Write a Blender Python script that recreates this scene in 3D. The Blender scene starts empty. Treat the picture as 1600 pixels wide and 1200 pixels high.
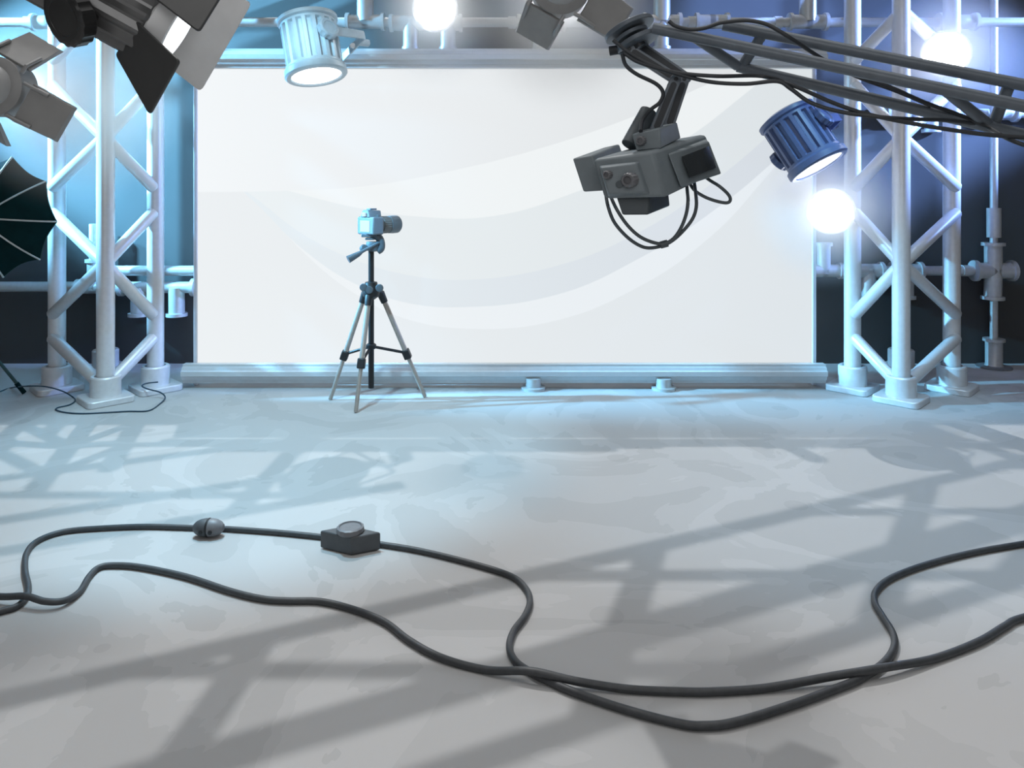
import bpy, bmesh, math, random
from mathutils import Vector as V, Matrix as M

random.seed(7)
SC = bpy.context.scene
COL = SC.collection
F, CX, YH, H = 1150.0, 800.0, 300.0, 1.6      # focal length (px of a 1600x1200 frame), horizon row, eye height


def P(px, py, d):
    return V(((px - CX) / F * d, d, H - (py - YH) / F * d))


def G(px, py, z=0.0):                          # point of the floor (raised by z)
    d = H * F / (py - YH)
    p = P(px, py, d)
    p.z = z
    return p


# ------------------------------------------------------------------ materials
def lin(c):
    return tuple(((x / 255) / 12.92 if x <= 10 else ((x / 255 + .055) / 1.055) ** 2.4) for x in c)


MATS = {}


def mat(name, rgb, rough=.5, metal=0., var=.08, scale=14., emit=None, estr=0., spec=.5, bump=0.):
    if name in MATS:
        return MATS[name]
    m = bpy.data.materials.new(name)
    m.use_nodes = True
    nt = m.node_tree
    b = nt.nodes['Principled BSDF']
    b.inputs['Roughness'].default_value = rough
    b.inputs['Metallic'].default_value = metal
    b.inputs['Specular IOR Level'].default_value = spec
    tc = nt.nodes.new('ShaderNodeTexCoord')
    nz = nt.nodes.new('ShaderNodeTexNoise')
    nz.inputs['Scale'].default_value = scale
    nz.inputs['Detail'].default_value = 3
    nt.links.new(tc.outputs['Object'], nz.inputs['Vector'])
    cr = nt.nodes.new('ShaderNodeValToRGB')
    cr.color_ramp.elements[0].position = .3
    cr.color_ramp.elements[1].position = .7
    cr.color_ramp.elements[0].color = (*[x * (1 - var) for x in rgb], 1)
    cr.color_ramp.elements[1].color = (*[min(1, x * (1 + var)) for x in rgb], 1)
    nt.links.new(nz.outputs['Fac'], cr.inputs['Fac'])
    nt.links.new(cr.outputs['Color'], b.inputs['Base Color'])
    if bump:
        bp = nt.nodes.new('ShaderNodeBump')
        bp.inputs['Strength'].default_value = bump
        bp.inputs['Distance'].default_value = .01
        nt.links.new(nz.outputs['Fac'], bp.inputs['Height'])
        nt.links.new(bp.outputs['Normal'], b.inputs['Normal'])
    if emit:
        b.inputs['Emission Color'].default_value = (*emit, 1)
        b.inputs['Emission Strength'].default_value = estr
    MATS[name] = m
    return m


STEEL = mat('brushed_aluminium', (.66, .66, .67), .4, .25, .04, 30)
PIPE = mat('galvanised_pipe', (.5, .51, .51), .4, .3, .05, 30)
BEAM = mat('grey_beam', (.58, .61, .63), .4, .2, .03, 20)
DARK = mat('dark_rubber', (.045, .048, .052), .5, 0, .15, 40)
BOX = mat('dark_box_plastic', (.07, .074, .08), .5, 0, .08, 30)
BOXHI = mat('ring_plastic', (.16, .16, .17), .45, 0, .08, 30)
JIB = mat('slate_crane_paint', (.12, .142, .168), .42, .1, .08, 25)
JIBD = mat('crane_cable_rubber', (.02, .024, .03), .5, 0, .1, 25)
CAMG = mat('studio_camera_casing', (.175, .205, .222), .5, 0, .05, 25)
CAMD = mat('studio_camera_dark', (.07, .085, .095), .45, 0, .06, 25)
CAMS = mat('monitor_glass', (.03, .036, .04), .18, 0, .02, 5)
BLACKM = mat('black_lamp_enamel', (.018, .018, .018), .38, 0, .1, 25)
BLACKF = mat('black_flap_paint', (.045, .045, .045), .5, 0, .06, 25)
FINM = mat('grey_fin_enamel', (.13, .13, .13), .3, .3, .08, 25)
SILV = mat('silver_reflector', (.72, .72, .72), .4, .15, .04, 20)
GREYF = mat('grey_flap_paint', (.28, .277, .272), .5, 0, .05, 20)
GREYH = mat('grey_lamp_shell', (.26, .258, .256), .45, 0, .05, 20)
GREYL = mat('grey_lamp_cap', (.36, .36, .36), .45, 0, .05, 20)
GREYX = mat('light_grey_lamp_cap', (.55, .55, .55), .45, 0, .05, 20)
RODM = mat('hinge_steel', (.30, .30, .30), .4, .2, .05, 20)
PALE = mat('cyan_lit_enamel', (.44, .54, .60), .42, 0, .05, 18)  # cyan light falling on the can is put into this colour
PALED = mat('cyan_lit_enamel_knob', (.36, .46, .53), .42, 0, .05, 18)  # same cyan light put into the knob colour
NAVY = mat('navy_enamel', (.075, .115, .24), .4, 0, .08, 18)
NAVYD = mat('navy_enamel_knob', (.06, .095, .21), .4, 0, .08, 18)
LENS = mat('lit_lens', (.8, .8, .8), .3, 0, .01, 5, (.92, .97, 1), 2.2)
BARN = mat('burning_barn_lens', (.8, .8, .8), .3, 0, .01, 5, (.93, .97, 1), 45.)
GLARE = mat('burning_lens', (.8, .8, .8), .3, 0, .01, 5, (.95, .98, 1), 26.)
UMB = mat('dark_teal_fabric', (.003, .019, .022), .9, 0, .2, 9, bump=.2, spec=.08)
UMBI = mat('umbrella_lining', (.05, .09, .09), .9, 0, .1, 9, spec=.1)
RIB = mat('rib_steel', (.42, .45, .45), .4, .3, .05, 30)
TRIM = mat('champagne_leg', (.42, .37, .33), .35, .4, .05, 30)
TRIB = mat('tripod_black', (.012, .013, .015), .45, 0, .1, 30)
TRIH = mat('tripod_head_plastic', (.08, .105, .125), .45, 0, .08, 30)
DSLR = mat('photo_camera_body', (.13, .16, .18), .5, 0, .05, 30)
DSLRR = mat('photo_camera_ring', (.14, .15, .15), .55, 0, .1, 40)
LCD = mat('photo_camera_display', (.2, .25, .28), .3, 0, .02, 12, (.8, .92, 1), .45)
BOLT = mat('white_bolt', (.85, .85, .85), .3, 0, .01, 10)
THIN = mat('thin_blue_cable', (.02, .05, .08), .5, 0, .1, 20)


def floor_mat():
    m = bpy.data.materials.new('mottled_concrete')
    m.use_nodes = True
    nt = m.node_tree
    N = nt.nodes.new
    L = nt.links.new
    b = nt.nodes['Principled BSDF']
    b.inputs['Roughness'].default_value = .75
    b.inputs['Specular IOR Level'].default_value = .25
    tc = N('ShaderNodeTexCoord')
    nz = N('ShaderNodeTexNoise')
    nz.inputs['Scale'].default_value = .9
    nz.inputs['Detail'].default_value = 5
    nz.inputs['Distortion'].default_value = 1.2
    L(tc.outputs['Object'], nz.inputs['Vector'])
    cr = N('ShaderNodeValToRGB')
    cr.color_ramp.interpolation = 'CONSTANT'
    e = cr.color_ramp.elements
    e[0].position = 0
    e[0].color = (.92, .92, .92, 1)
    e[1].position = .44
    e[1].color = (1, 1, 1, 1)
    for p, v in ((.52, 1.06), (.6, .96)):
        k = e.new(p)
        k.color = (v, v, v, 1)
    L(nz.outputs['Fac'], cr.inputs['Fac'])
    vo = N('ShaderNodeTexVoronoi')
    vo.inputs['Scale'].default_value = 2.1
    L(tc.outputs['Object'], vo.inputs['Vector'])
    c2 = N('ShaderNodeValToRGB')
    c2.color_ramp.interpolation = 'CONSTANT'
    c2.color_ramp.elements[0].color = (.92, .92, .92, 1)
    c2.color_ramp.elements[1].position = .14
    c2.color_ramp.elements[1].color = (1, 1, 1, 1)
    L(vo.outputs['Distance'], c2.inputs['Fac'])
    mx = N('ShaderNodeMix')
    mx.data_type = 'RGBA'
    mx.blend_type = 'MULTIPLY'
    mx.inputs['Factor'].default_value = 1
    L(cr.outputs['Color'], mx.inputs[6])
    L(c2.outputs['Color'], mx.inputs[7])
    m2 = N('ShaderNodeMix')
    m2.data_type = 'RGBA'
    m2.blend_type = 'MULTIPLY'
    m2.inputs['Factor'].default_value = 1
    L(mx.outputs[2], m2.inputs[6])
    m2.inputs[7].default_value = (.43, .427, .424, 1)
    L(m2.outputs[2], b.inputs['Base Color'])
    return m


def screen_mat(x0, x1, z0, z1):
    """a lit display showing pale sweeping bands (curves given in picture rows, turned into screen fractions)"""
    m = bpy.data.materials.new('lit_screen_graphic')
    m.use_nodes = True
    nt = m.node_tree
    N = nt.nodes.new
    L = nt.links.new
    b = nt.nodes['Principled BSDF']
    b.inputs['Base Color'].default_value = (.025, .025, .025, 1)
    b.inputs['Roughness'].default_value = .7
    b.inputs['Specular IOR Level'].default_value = .1
    tc = N('ShaderNodeTexCoord')
    sp = N('ShaderNodeSeparateXYZ')
    L(tc.outputs['Object'], sp.inputs[0])

    def rng(sock, a, c):
        r = N('ShaderNodeMapRange')
        r.inputs['From Min'].default_value = a
        r.inputs['From Max'].default_value = c
        L(sock, r.inputs['Value'])
        return r.outputs['Result']
    u = rng(sp.outputs['X'], x0, x1)
    v = rng(sp.outputs['Z'], z0, z1)

    def curve(pts):
        fc = N('ShaderNodeFloatCurve')
        c = fc.mapping.curves[0]
        q = [((x - 304) / 970., (568 - y) / 462.) for x, y in pts]
        while len(c.points) < len(q):
            c.points.new(.5, .5)
        for pt, (a, w) in zip(c.points, q):
            pt.location = (a, w)
        fc.mapping.update()
        L(u, fc.inputs['Value'])
        s = N('ShaderNodeMath')
        s.operation = 'SUBTRACT'
        L(v, s.inputs[0])
        L(fc.outputs[0], s.inputs[1])
        g = N('ShaderNodeMapRange')
        g.inputs['From Min'].default_value = -.002
        g.inputs['From Max'].default_value = .002
        L(s.outputs[0], g.inputs['Value'])
        return g.outputs['Result']            # 1 above the curve

    A = curve([(304, 300), (450, 298), (560, 292), (700, 268), (850, 230), (1000, 178), (1120, 125), (1274, 60)])
    B = curve([(304, 258), (450, 298), (560, 325), (650, 338), (760, 339), (900, 300), (1050, 230), (1160, 150), (1274, 50)])
    C = curve([(304, 240), (400, 310), (480, 370), (560, 408), (650, 432), (730, 437), (860, 418), (1000, 362), (1120, 280), (1274, 140)])
    D = curve([(304, 230), (400, 318), (480, 395), (560, 446), (640, 474), (720, 480), (860, 463), (1000, 403), (1130, 318), (1200, 260), (1274, 190)])
    E = curve([(304, 215), (400, 310), (480, 400), (560, 462), (640, 500), (740, 514), (860, 503), (1000, 447), (1110, 370), (1190, 285), (1274, 180)])

    def mix(fac, c0, c1):
        k = N('ShaderNodeMix')
        k.data_type = 'RGBA'
        L(fac, k.inputs['Factor'])
        for i, c in ((6, c0), (7, c1)):
            if isinstance(c, tuple):
                k.inputs[i].default_value = (*lin(c), 1)
            else:
                L(c, k.inputs[i])
        return k.outputs[2]
    below = mix(u, (239, 243, 245), (224, 230, 234))
    white = mix(u, (244, 248, 250), (232, 238, 243))
    gray = mix(u, (236, 244, 248), (214, 220, 227))
    mid = mix(u, (240, 246, 248), (222, 228, 231))
    cres = mix(u, (246, 250, 251), (238, 242, 243))
    top = mix(u, (246, 250, 252), (222, 225, 227))
    c = mix(E, below, white)
    c = mix(D, c, gray)
    c = mix(C, c, mid)
    c = mix(B, c, cres)
    c = mix(A, c, top)
    L(c, b.inputs['Emission Color'])
    b.inputs['Emission Strength'].default_value = .97
    return m


# ------------------------------------------------------------------ mesh building
class MB:
    def __init__(s):
        s.bm = bmesh.new()

    def _face(s, vs):
        try:
            s.bm.faces.new(vs)
        except ValueError:
            pass

    def tube(s, pts, r, seg=16, caps=True, closed=False):
        pts = [V(p) for p in pts]
        n = len(pts)
        rs = r if isinstance(r, (list, tuple)) else [r] * n
        t0 = (pts[1] - pts[0]).normalized()
        up = V((0, 0, 1)) if abs(t0.z) < .9 else V((0, 1, 0))
        x = (up - t0 * up.dot(t0)).normalized()
        rings = []
        for i in range(n):
            if i == 0:
                t = t0
            elif i == n - 1:
                t = (pts[-1] - pts[-2]).normalized()
            else:
                t = ((pts[i + 1] - pts[i]).normalized() + (pts[i] - pts[i - 1]).normalized())
                t = t.normalized() if t.length > 1e-6 else (pts[i + 1] - pts[i]).normalized()
            x = (x - t * x.dot(t)).normalized()
            y = t.cross(x)
            rings.append([s.bm.verts.new(pts[i] + (x * math.cos(2 * math.pi * k / seg) + y * math.sin(2 * math.pi * k / seg)) * rs[i]) for k in range(seg)])
        for a, b in zip(rings, rings[1:]):
            for k in range(seg):
                s._face((a[k], a[(k + 1) % seg], b[(k + 1) % seg], b[k]))
        if caps:
            s._face(rings[0][::-1])
            s._face(rings[-1])
        return s

    def lathe(s, prof, mtx=None, seg=32, rfun=None):
        """profile of (r, z) turned about local z, then placed by mtx; rfun(angle, r, i) may shape the radius"""
        mtx = mtx or M.Identity(4)
        rings = []
        for i, (r, z) in enumerate(prof):
            if r < 1e-6:
                rings.append([s.bm.verts.new(mtx @ V((0, 0, z)))])
            else:
                ring = []
                for k in range(seg):
                    a = 2 * math.pi * k / seg
                    rr = rfun(k, r, i) if rfun else r
                    ring.append(s.bm.verts.new(mtx @ V((rr * math.cos(a), rr * math.sin(a), z))))
                rings.append(ring)
        for a, b in zip(rings, rings[1:]):
            for k in range(seg):
                k2 = (k + 1) % seg
                if len(a) == 1 and len(b) > 1:
                    s._face((a[0], b[k2], b[k]))
                elif len(b) == 1 and len(a) > 1:
                    s._face((a[k], a[k2], b[0]))
                elif len(a) > 1:
                    s._face((a[k], a[k2], b[k2], b[k]))
        if len(rings[0]) > 1:
            s._face(rings[0][::-1])
        if len(rings[-1]) > 1:
            s._face(rings[-1])
        return s

    def hexa(s, f, b):
        """solid between quad f and quad b (same order)"""
        a = [s.bm.verts.new(V(p)) for p in f]
        c = [s.bm.verts.new(V(p)) for p in b]
        s._face(a)
        s._face(c[::-1])
        for k in range(4):
            s._face((a[k], c[k], c[(k + 1) % 4], a[(k + 1) % 4]))
        return s

    def box(s, c, size, mtx=None):
        c = V(c)
        x, y, z = [q / 2 for q in size]
        q = [V((-x, -y, -z)), V((x, -y, -z)), V((x, -y, z)), V((-x, -y, z))]
        w = [p + V((0, 2 * y, 0)) for p in q]
        mtx = mtx or M.Identity(4)
        return s.hexa([mtx @ (p + c) for p in q], [mtx @ (p + c) for p in w])

    def prism(s, poly, off):
        off = V(off)
        a = [s.bm.verts.new(V(p)) for p in poly]
        b = [s.bm.verts.new(V(p) + off) for p in poly]
        s._face(a)
        s._face(b[::-1])
        n = len(a)
        for k in range(n):
            s._face((a[k], b[k], b[(k + 1) % n], a[(k + 1) % n]))
        return s

    def plate(s, quad, th, rad=.12):
        """thin board with rounded corners from a flat-ish quad"""
        q = [V(p) for p in quad]
        n = (q[1] - q[0]).cross(q[3] - q[0]).normalized()
        poly = []
        for i in range(4):
            p, a, b = q[i], q[i - 1], q[(i + 1) % 4]
            s0 = p.lerp(a, rad)
            s1 = p.lerp(b, rad)
            for t in (0, .25, .5, .75, 1):
                poly.append(s0.lerp(p, t).lerp(p.lerp(s1, t), t))
        return s.prism(poly, n * th)

    def build(s, name, m, parent=None, bevel=0., smooth=35):
        bmesh.ops.remove_doubles(s.bm, verts=s.bm.verts, dist=1e-6)
        bmesh.ops.recalc_face_normals(s.bm, faces=s.bm.faces)
        me = bpy.data.meshes.new(name)
        s.bm.to_mesh(me)
        s.bm.free()
        for p in me.polygons:
            p.use_smooth = True
        me.set_sharp_from_angle(angle=math.radians(smooth))
        me.materials.append(m)
        o = bpy.data.objects.new(name, me)
        COL.objects.link(o)
        if parent is not None:
            top = parent
            while top.parent:
                top = top.parent
            me.transform(M.Translation(-V(top.location)))
            if parent is not top and parent.parent:
                pass
            o.parent = parent
        if bevel:
            b = o.modifiers.new('edge', 'BEVEL')
            b.width = bevel
            b.segments = 2
            b.limit_method = 'ANGLE'
            b.angle_limit = math.radians(40)
        return o


def thing(name, label, cat, loc=(0, 0, 0), group=None):
    o = bpy.data.objects.new(name, None)
    o.empty_display_size = .1
    COL.objects.link(o)
    o.location = loc
    return tag(o, label, cat, group)


def tag(o, label, cat, group=None):
    o['label'] = label
    o['category'] = cat
    if group:
        o['group'] = group
    return o


def struct(o):
    o['kind'] = 'structure'
    return o


def copy_tree(o, parent=None):
    kids = list(o.children)
    c = o.copy()
    COL.objects.link(c)
    if parent is not None:
        c.parent = parent
        c.matrix_parent_inverse = o.matrix_parent_inverse.copy()
    for k in kids:
        copy_tree(k, c)
    return c


def spline(pts, n=10):
    """Catmull-Rom through pts"""
    pts = [V(p) for p in pts]
    out = []
    q = [pts[0] * 2 - pts[1]] + pts + [pts[-1] * 2 - pts[-2]]
    for i in range(1, len(q) - 2):
        p0, p1, p2, p3 = q[i - 1:i + 3]
        for k in range(n):
            t = k / n
            out.append(.5 * ((2 * p1) + (p2 - p0) * t + (2 * p0 - 5 * p1 + 4 * p2 - p3) * t * t + (3 * p1 - p0 - 3 * p2 + p3) * t ** 3))
    out.append(pts[-1])
    return out


def frame(o, z, x=None):
    """matrix at o whose z axis is z (and x axis as near x as can be)"""
    z = V(z).normalized()
    x = V(x) if x is not None else (V((0, 0, 1)) if abs(z.z) < .9 else V((1, 0, 0)))
    x = (x - z * x.dot(z)).normalized()
    y = z.cross(x)
    m = M((x, y, z)).transposed().to_4x4()
    m.translation = V(o)
    return m


# ------------------------------------------------------------------ setting
WALL = H * F / 268
fl = struct(MB().box((0, 2.5, -.05), (26, 17, .1)).build('floor', floor_mat()))
wm = mat('charcoal_wall_paint', (.068, .068, .068), .9, 0, .03, 3, spec=.1)
struct(MB().box((0, WALL + .1, 1.85), (26, .2, 3.7)).build('wall_back', wm))

# ------------------------------------------------------------------ screen with its two beams
ds = 6.09
x0, x1 = P(304, 0, ds).x, P(1274, 0, ds).x
zt, zb = P(0, 106, ds).z, P(0, 568, ds).z
scr = thing('projection_screen', 'large white lit backdrop screen with pale curved bands at the back of the stage', 'screen', (0, ds, .1))
MB().box(((x0 + x1) / 2, ds + .02, (zt + .03 + .1) / 2), (x1 - x0, .04, zt + .03 - .1)).build('display_surface', screen_mat(x0, x1, zb - .1, zt - .1), scr)
fm = mat('screen_edge_strip', (.62, .63, .68), .5, 0, .02, 20)
for xx in (x0 + .012, x1 - .014):
    MB().box((xx, ds + .005, (zt + .004) / 2), (.028, .05, zt - .004)).build('edge_strip', fm, scr, .003)


def beam_prof(mb, y0, y1, d, xa, xb):
    """a long rail whose front shows three flutes between two lips"""
    za, zc = P(0, y1, d).z, P(0, y0, d).z
    hh = zc - za
    prof = [(0, 0), (.06, 0), (.06, .16), (.075, .18), (.085, .38), (.1, .42), (.1, .66), (.085, .7), (.075, .86), (.06, .88), (.06, 1), (0, 1)]
    poly = [V((xa, d + .03 - y, za + t * hh)) for y, t in prof]
    mb.prism(poly, (xb - xa, 0, 0))


db = 6.02
tb = MB()
beam_prof(tb, 77, 107, db, P(288, 0, db).x, P(1288, 0, db).x)
tbo = tb.build('screen_top_beam', BEAM)
tag(tbo, 'long fluted grey beam along the top edge of the white screen', 'beam')
bb = thing('screen_base_beam', 'long fluted grey beam on short feet under the white screen', 'beam', (0, db, 0))
b = MB()
beam_prof(b, 568, 597, db, P(288, 0, db).x, P(1288, 0, db).x)
b.build('rail', BEAM, bb)
for px in (833, 1035):
    c = P(px, 300, db)
    MB().lathe([(.098, 0), (.098, .022), (.062, .024), (.06, .09)], M.Translation((c.x, db - .05, 0)), 24).build('foot', PIPE, bb)

# ------------------------------------------------------------------ truss towers
def truss(name, label, front, left, right, back, group):
    """front/left/right/back = floor points of the four poles"""
    root = thing(name, label, 'truss tower', ((front.x + back.x) / 2, (front.y + back.y) / 2, 0), group)
    TOP = 3.45
    r = .064
    for p in (left, right, back, front):
        MB().tube([(p.x, p.y, .05), (p.x, p.y, TOP)], r, 24).build('pole', STEEL, root)
        s = .235
        q = [V((p.x, p.y - s, 0)), V((p.x + s, p.y, 0)), V((p.x, p.y + s, 0)), V((p.x - s, p.y, 0))]
        pl = MB()
        pl.plate([v for v in q], .05, .16)
        po = pl.build('base_plate', STEEL, root, .008)
        MB().lathe([(.108, .045), (.108, .19), (.1, .2), (.078, .2), (.074, .15)], M.Translation((p.x, p.y, 0)), 32).build('collar', STEEL, root)
    for sd in (left, right):
        rows = []
        for k in range(-2, 3):
            o = 197 * k
            rows += [(333 + o, 412 + o), (489 + o, 412 + o)]
        rows = [(sy, fy) for sy, fy in rows if fy < 500] + [(527, 606)]
        for sy, fy in rows:
            a = V((sd.x, sd.y, H - (sy - YH) / F * sd.y))
            c = V((front.x, front.y, H - (fy - YH) / F * front.y))
            if a.z > TOP or c.z > TOP:
                continue
            t = (c - a).normalized()
            off = V((0, -.05, 0))
            MB().tube([a + off - t * .02, a + off - t * .005, c + off * .2], [.038, .047, .047], 16).build('brace', STEEL, root)
    return root


def towerpts(fx, lx, rx):
    dF, dS, dB = 5.62, 5.95, 6.56
    return P(fx, 300, dF), P(lx, 300, dS), P(rx, 300, dS), P(fx, 300, dB)


truss('lighting_truss', 'silver four-pole truss tower left of the white screen, behind the dark umbrella', *towerpts(165, 89, 243), 'truss towers beside the screen')
truss('lighting_truss', 'silver four-pole truss tower right of the white screen, below the black crane arm', *towerpts(1408, 1332, 1487), 'truss towers beside the screen')


# ------------------------------------------------------------------ pipe runs
def fitting(mb, c, arms, r, rf, fw=.028):
    """arms = list of (end point); body tubes from c to each end with a flange ring there"""
    for e in arms:
        e = V(e)
        t = (e - c).normalized()
        mb.tube([c - t * r * .4, e - t * fw * .4], r, 20)
        mb.tube([e - t * fw, e], rf, 20)


def hrun(root, y, xa, xb, d, rpx):
    MB().tube([P(xa, y, d), P(xb, y, d)], rpx / F * d, 18).build('pipe', PIPE, root)


def tee(root, x, y, d, half, ups=0, downs=0, rpx=11, name='tee_fitting', rfl=14):
    k = d / F
    mb = MB()
    c = P(x, y, d)
    arms = [P(x - half, y, d), P(x + half, y, d)]
    if ups:
        arms.append(P(x, y - ups, d))
    if downs:
        arms.append(P(x, y + downs, d))
    fitting(mb, c, arms, rpx * k, rfl * k, 5 * k)
    mb.build(name, PIPE, root)


d = 6.14
top = thing('overhead_pipe_run', 'long horizontal silver pipe with tee fittings above the screen\'s top beam', 'pipe', P(800, 35, d))
hrun(top, 35, -120, 1720, d, 7.5)
tee(top, 80, 35, d, 29)
tee(top, 571, 34, d, 30)
tee(top, 642, 36, d, 33, 0, 43, 12)
tee(top, 700, 36, d, 22, 0, 43, 12)
tee(top, 846, 36, d, 38, 0, 43, 13)
tee(top, 1034, 34, d, 30, 0, 44)
tee(top, 1112, 34, d, 26)
tee(top, 1262, 34, d, 30)
tee(top, 1495, 34, d, 30)
for x in (571, 1034, 1262):
    MB().tube([P(x, 34, d), P(x, -60, d)], 13 / F * d, 18).build('riser', PIPE, top)
for x in (800, 1080, 1215, 45):
    MB().tube([P(x - 6, 35, d), P(x + 6, 35, d)], 9.5 / F * d, 18).build('coupling', PIPE, top)

d = 6.74
lo = thing('wall_pipe_run', 'silver wall pipes with downward stubs behind the left truss tower', 'pipe', P(150, 440, d))
hrun(lo, 448, -120, 190, d, 8)
hrun(lo, 423, 150, 330, d, 8)
MB().tube([P(147, 449, d), P(147, 350, d)], 7 / F * d, 18).build('riser', PIPE, lo)
tee(lo, 147, 449, d, 27, 44, 0, 10, rfl=13)
k = d / F
mb = MB()
mb.tube([P(187, 449, d), P(330, 449, d)], 9 * k, 20)
for x in (190, 303):
    mb.tube([P(x - 3, 449, d), P(x + 3, 449, d)], 14 * k, 20)
for x in (217, 276):
    mb.tube([P(x, 449, d), P(x, 494, d)], 12 * k, 20)
    mb.tube([P(x, 489, d), P(x, 494, d)], 16 * k, 20)
mb.build('manifold', PIPE, lo)

d = 6.72
ro = thing('wall_pipe_run', 'silver wall pipe with downward stubs behind the right truss tower, left of the pipe stand', 'pipe', P(1400, 423, d))
hrun(ro, 423, 1262, 1524, d, 7.5)
tee(ro, 1287, 423, d, 28, 44, 0, 10, rfl=13)
tee(ro, 1357, 423, d, 22, 0, 44, 11, rfl=14)
tee(ro, 1416, 423, d, 24, 0, 44, 11, rfl=14)
MB().tube([P(1503, 423, d), P(1513, 423, d)], 9 * d / F, 18).build('coupling', PIPE, ro)
up = thing('wall_pipe_run', 'short silver wall pipe high up behind the right truss tower and crane arm', 'pipe', P(1480, 177, d))
d = 6.8
hrun(up, 177, 1370, 1720, d, 7.5)
tee(up, 1400, 177, d, 18)
tee(up, 1455, 177, d, 30, 0, 30, 10)
tee(up, 1570, 177, d, 18)

d = 6.71
k = d / F
st = thing('pipe_stand', 'upright silver pipe stand with cross fitting at the far right, on a dark disc painting its shadow', 'stand', (P(1553, 0, d).x, d, 0))
MB().tube([P(1553, 575, d), P(1553, -40, d)], 5.6 * k, 18).build('pole', PIPE, st)
MB().tube([P(1553, 325, d), P(1553, 371, d)], 10 * k, 20).build('sleeve', PIPE, st)
mb = MB()
fitting(mb, P(1552, 423, d), [P(1552, 379, d), P(1551, 468, d), P(1521, 423, d), P(1583, 423, d)], 12.5 * k, 16.5 * k, 5 * k)
mb.build('cross_fitting', PIPE, st)
MB().lathe([(13 * k, .02), (12 * k, .03), (12 * k, .235), (15.5 * k, .24), (15.5 * k, .265)], M.Translation((P(1553, 0, d).x, d, 0)), 28).build('socket', PIPE, st)
MB().lathe([(25 * k, 0), (25 * k, .012), (14 * k, .02)], M.Translation((P(1553, 0, d).x, d, 0)), 36).build('foot', mat('foot_shadow_disc', (.16, .165, .17), .6), st)  # dark disc stands in for the shadow under the stand


# ------------------------------------------------------------------ glaring flood lamps
def flood(loc, label, arm_to):
    loc = V(loc)
    root = thing('flood_lamp', label, 'lamp', loc, 'glaring flood lamps')
    to = (V((0, 0, H)) - loc).normalized()          # lens looks at the audience side
    m = frame(loc, to)
    R = .165
    MB().lathe([(0, -.2), (.07, -.2), (.12, -.16), (R, -.05), (R + .012, -.02), (R + .012, .03), (R - .005, .034), (R - .01, .0)], m, 40).build('housing', mat('pale_lamp_shell', (.45, .46, .48), .45), root)
    prof = [(R - .008, .01)] + [((R - .008) * math.cos(a), .01 + .07 * math.sin(a)) for a in [x * math.pi / 16 for x in range(1, 8)]] + [(0, .08)]
    MB().lathe(prof, m, 40).build('lens', GLARE, root)
    back = loc - to * .12
    MB().tube([back, V(arm_to)], .02, 12).build('mounting_arm', PIPE, root)
    return root


dF = 5.62
tp = towerpts(1408, 1332, 1487)
flood(P(680, 14, 5.75), 'glaring white flood lamp hung on the overhead pipe above the screen', P(680, 30, 6.12))
flood(P(1478, 84, 5.7), 'glaring white flood lamp on the right truss, shining between the crane arm tubes', P(1487, 84, 5.9))
flood(P(1298, 330, 5.72), 'glaring white flood lamp low on the right truss, at the screen\'s right edge', P(1332, 330, 5.9))


# ------------------------------------------------------------------ haze balls added around the burning lamps to make their glow
def haze(c, R, dens, label):
    m = bpy.data.materials.new('lamp_glow_haze')
    m.use_nodes = True
    nt = m.node_tree
    nt.nodes.remove(nt.nodes['Principled BSDF'])
    N, L = nt.nodes.new, nt.links.new
    tc = N('ShaderNodeTexCoord')
    ln = N('ShaderNodeVectorMath')
    ln.operation = 'LENGTH'
    L(tc.outputs['Object'], ln.inputs[0])
    mr = N('ShaderNodeMapRange')
    mr.inputs['From Min'].default_value = R
    mr.inputs['From Max'].default_value = 0
    L(ln.outputs['Value'], mr.inputs['Value'])
    pw = N('ShaderNodeMath')
    pw.operation = 'POWER'
    pw.inputs[1].default_value = 1.6
    L(mr.outputs['Result'], pw.inputs[0])
    mu = N('ShaderNodeMath')
    mu.operation = 'MULTIPLY'
    mu.inputs[1].default_value = dens
    L(pw.outputs[0], mu.inputs[0])
    vs_ = N('ShaderNodeVolumeScatter')
    L(mu.outputs[0], vs_.inputs['Density'])
    L(vs_.outputs[0], nt.nodes['Material Output'].inputs['Volume'])
    mb = MB()
    bmesh.ops.create_icosphere(mb.bm, subdivisions=3, radius=R)
    o = mb.build('haze', m)
    o.location = c
    tag(o, label, 'haze')
    o['kind'] = 'stuff'
    return o


haze(P(-8, 135, 3.2) + V((.1, .42, -.02)), .55, 4, 'added haze for the glow behind the grey flapped lamp at the left edge')
haze(P(876, -23, 3.2) + V((.05, .42, .0)), .55, 4, 'added haze for the glow behind the grey flapped lamp at the top')
haze(P(680, 14, 5.6),  .62, 3.6, 'added haze for the glow around the flood lamp above the screen')
haze(P(1478, 84, 5.5),  .62, 3.6, 'added haze for the glow around the flood lamp behind the crane arm')
haze(P(1298, 330, 5.55),  .62, 3.6, 'thin glowing haze around the flood lamp at the screen\'s right edge')  # haze ball added to make the glow around this lamp

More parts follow.
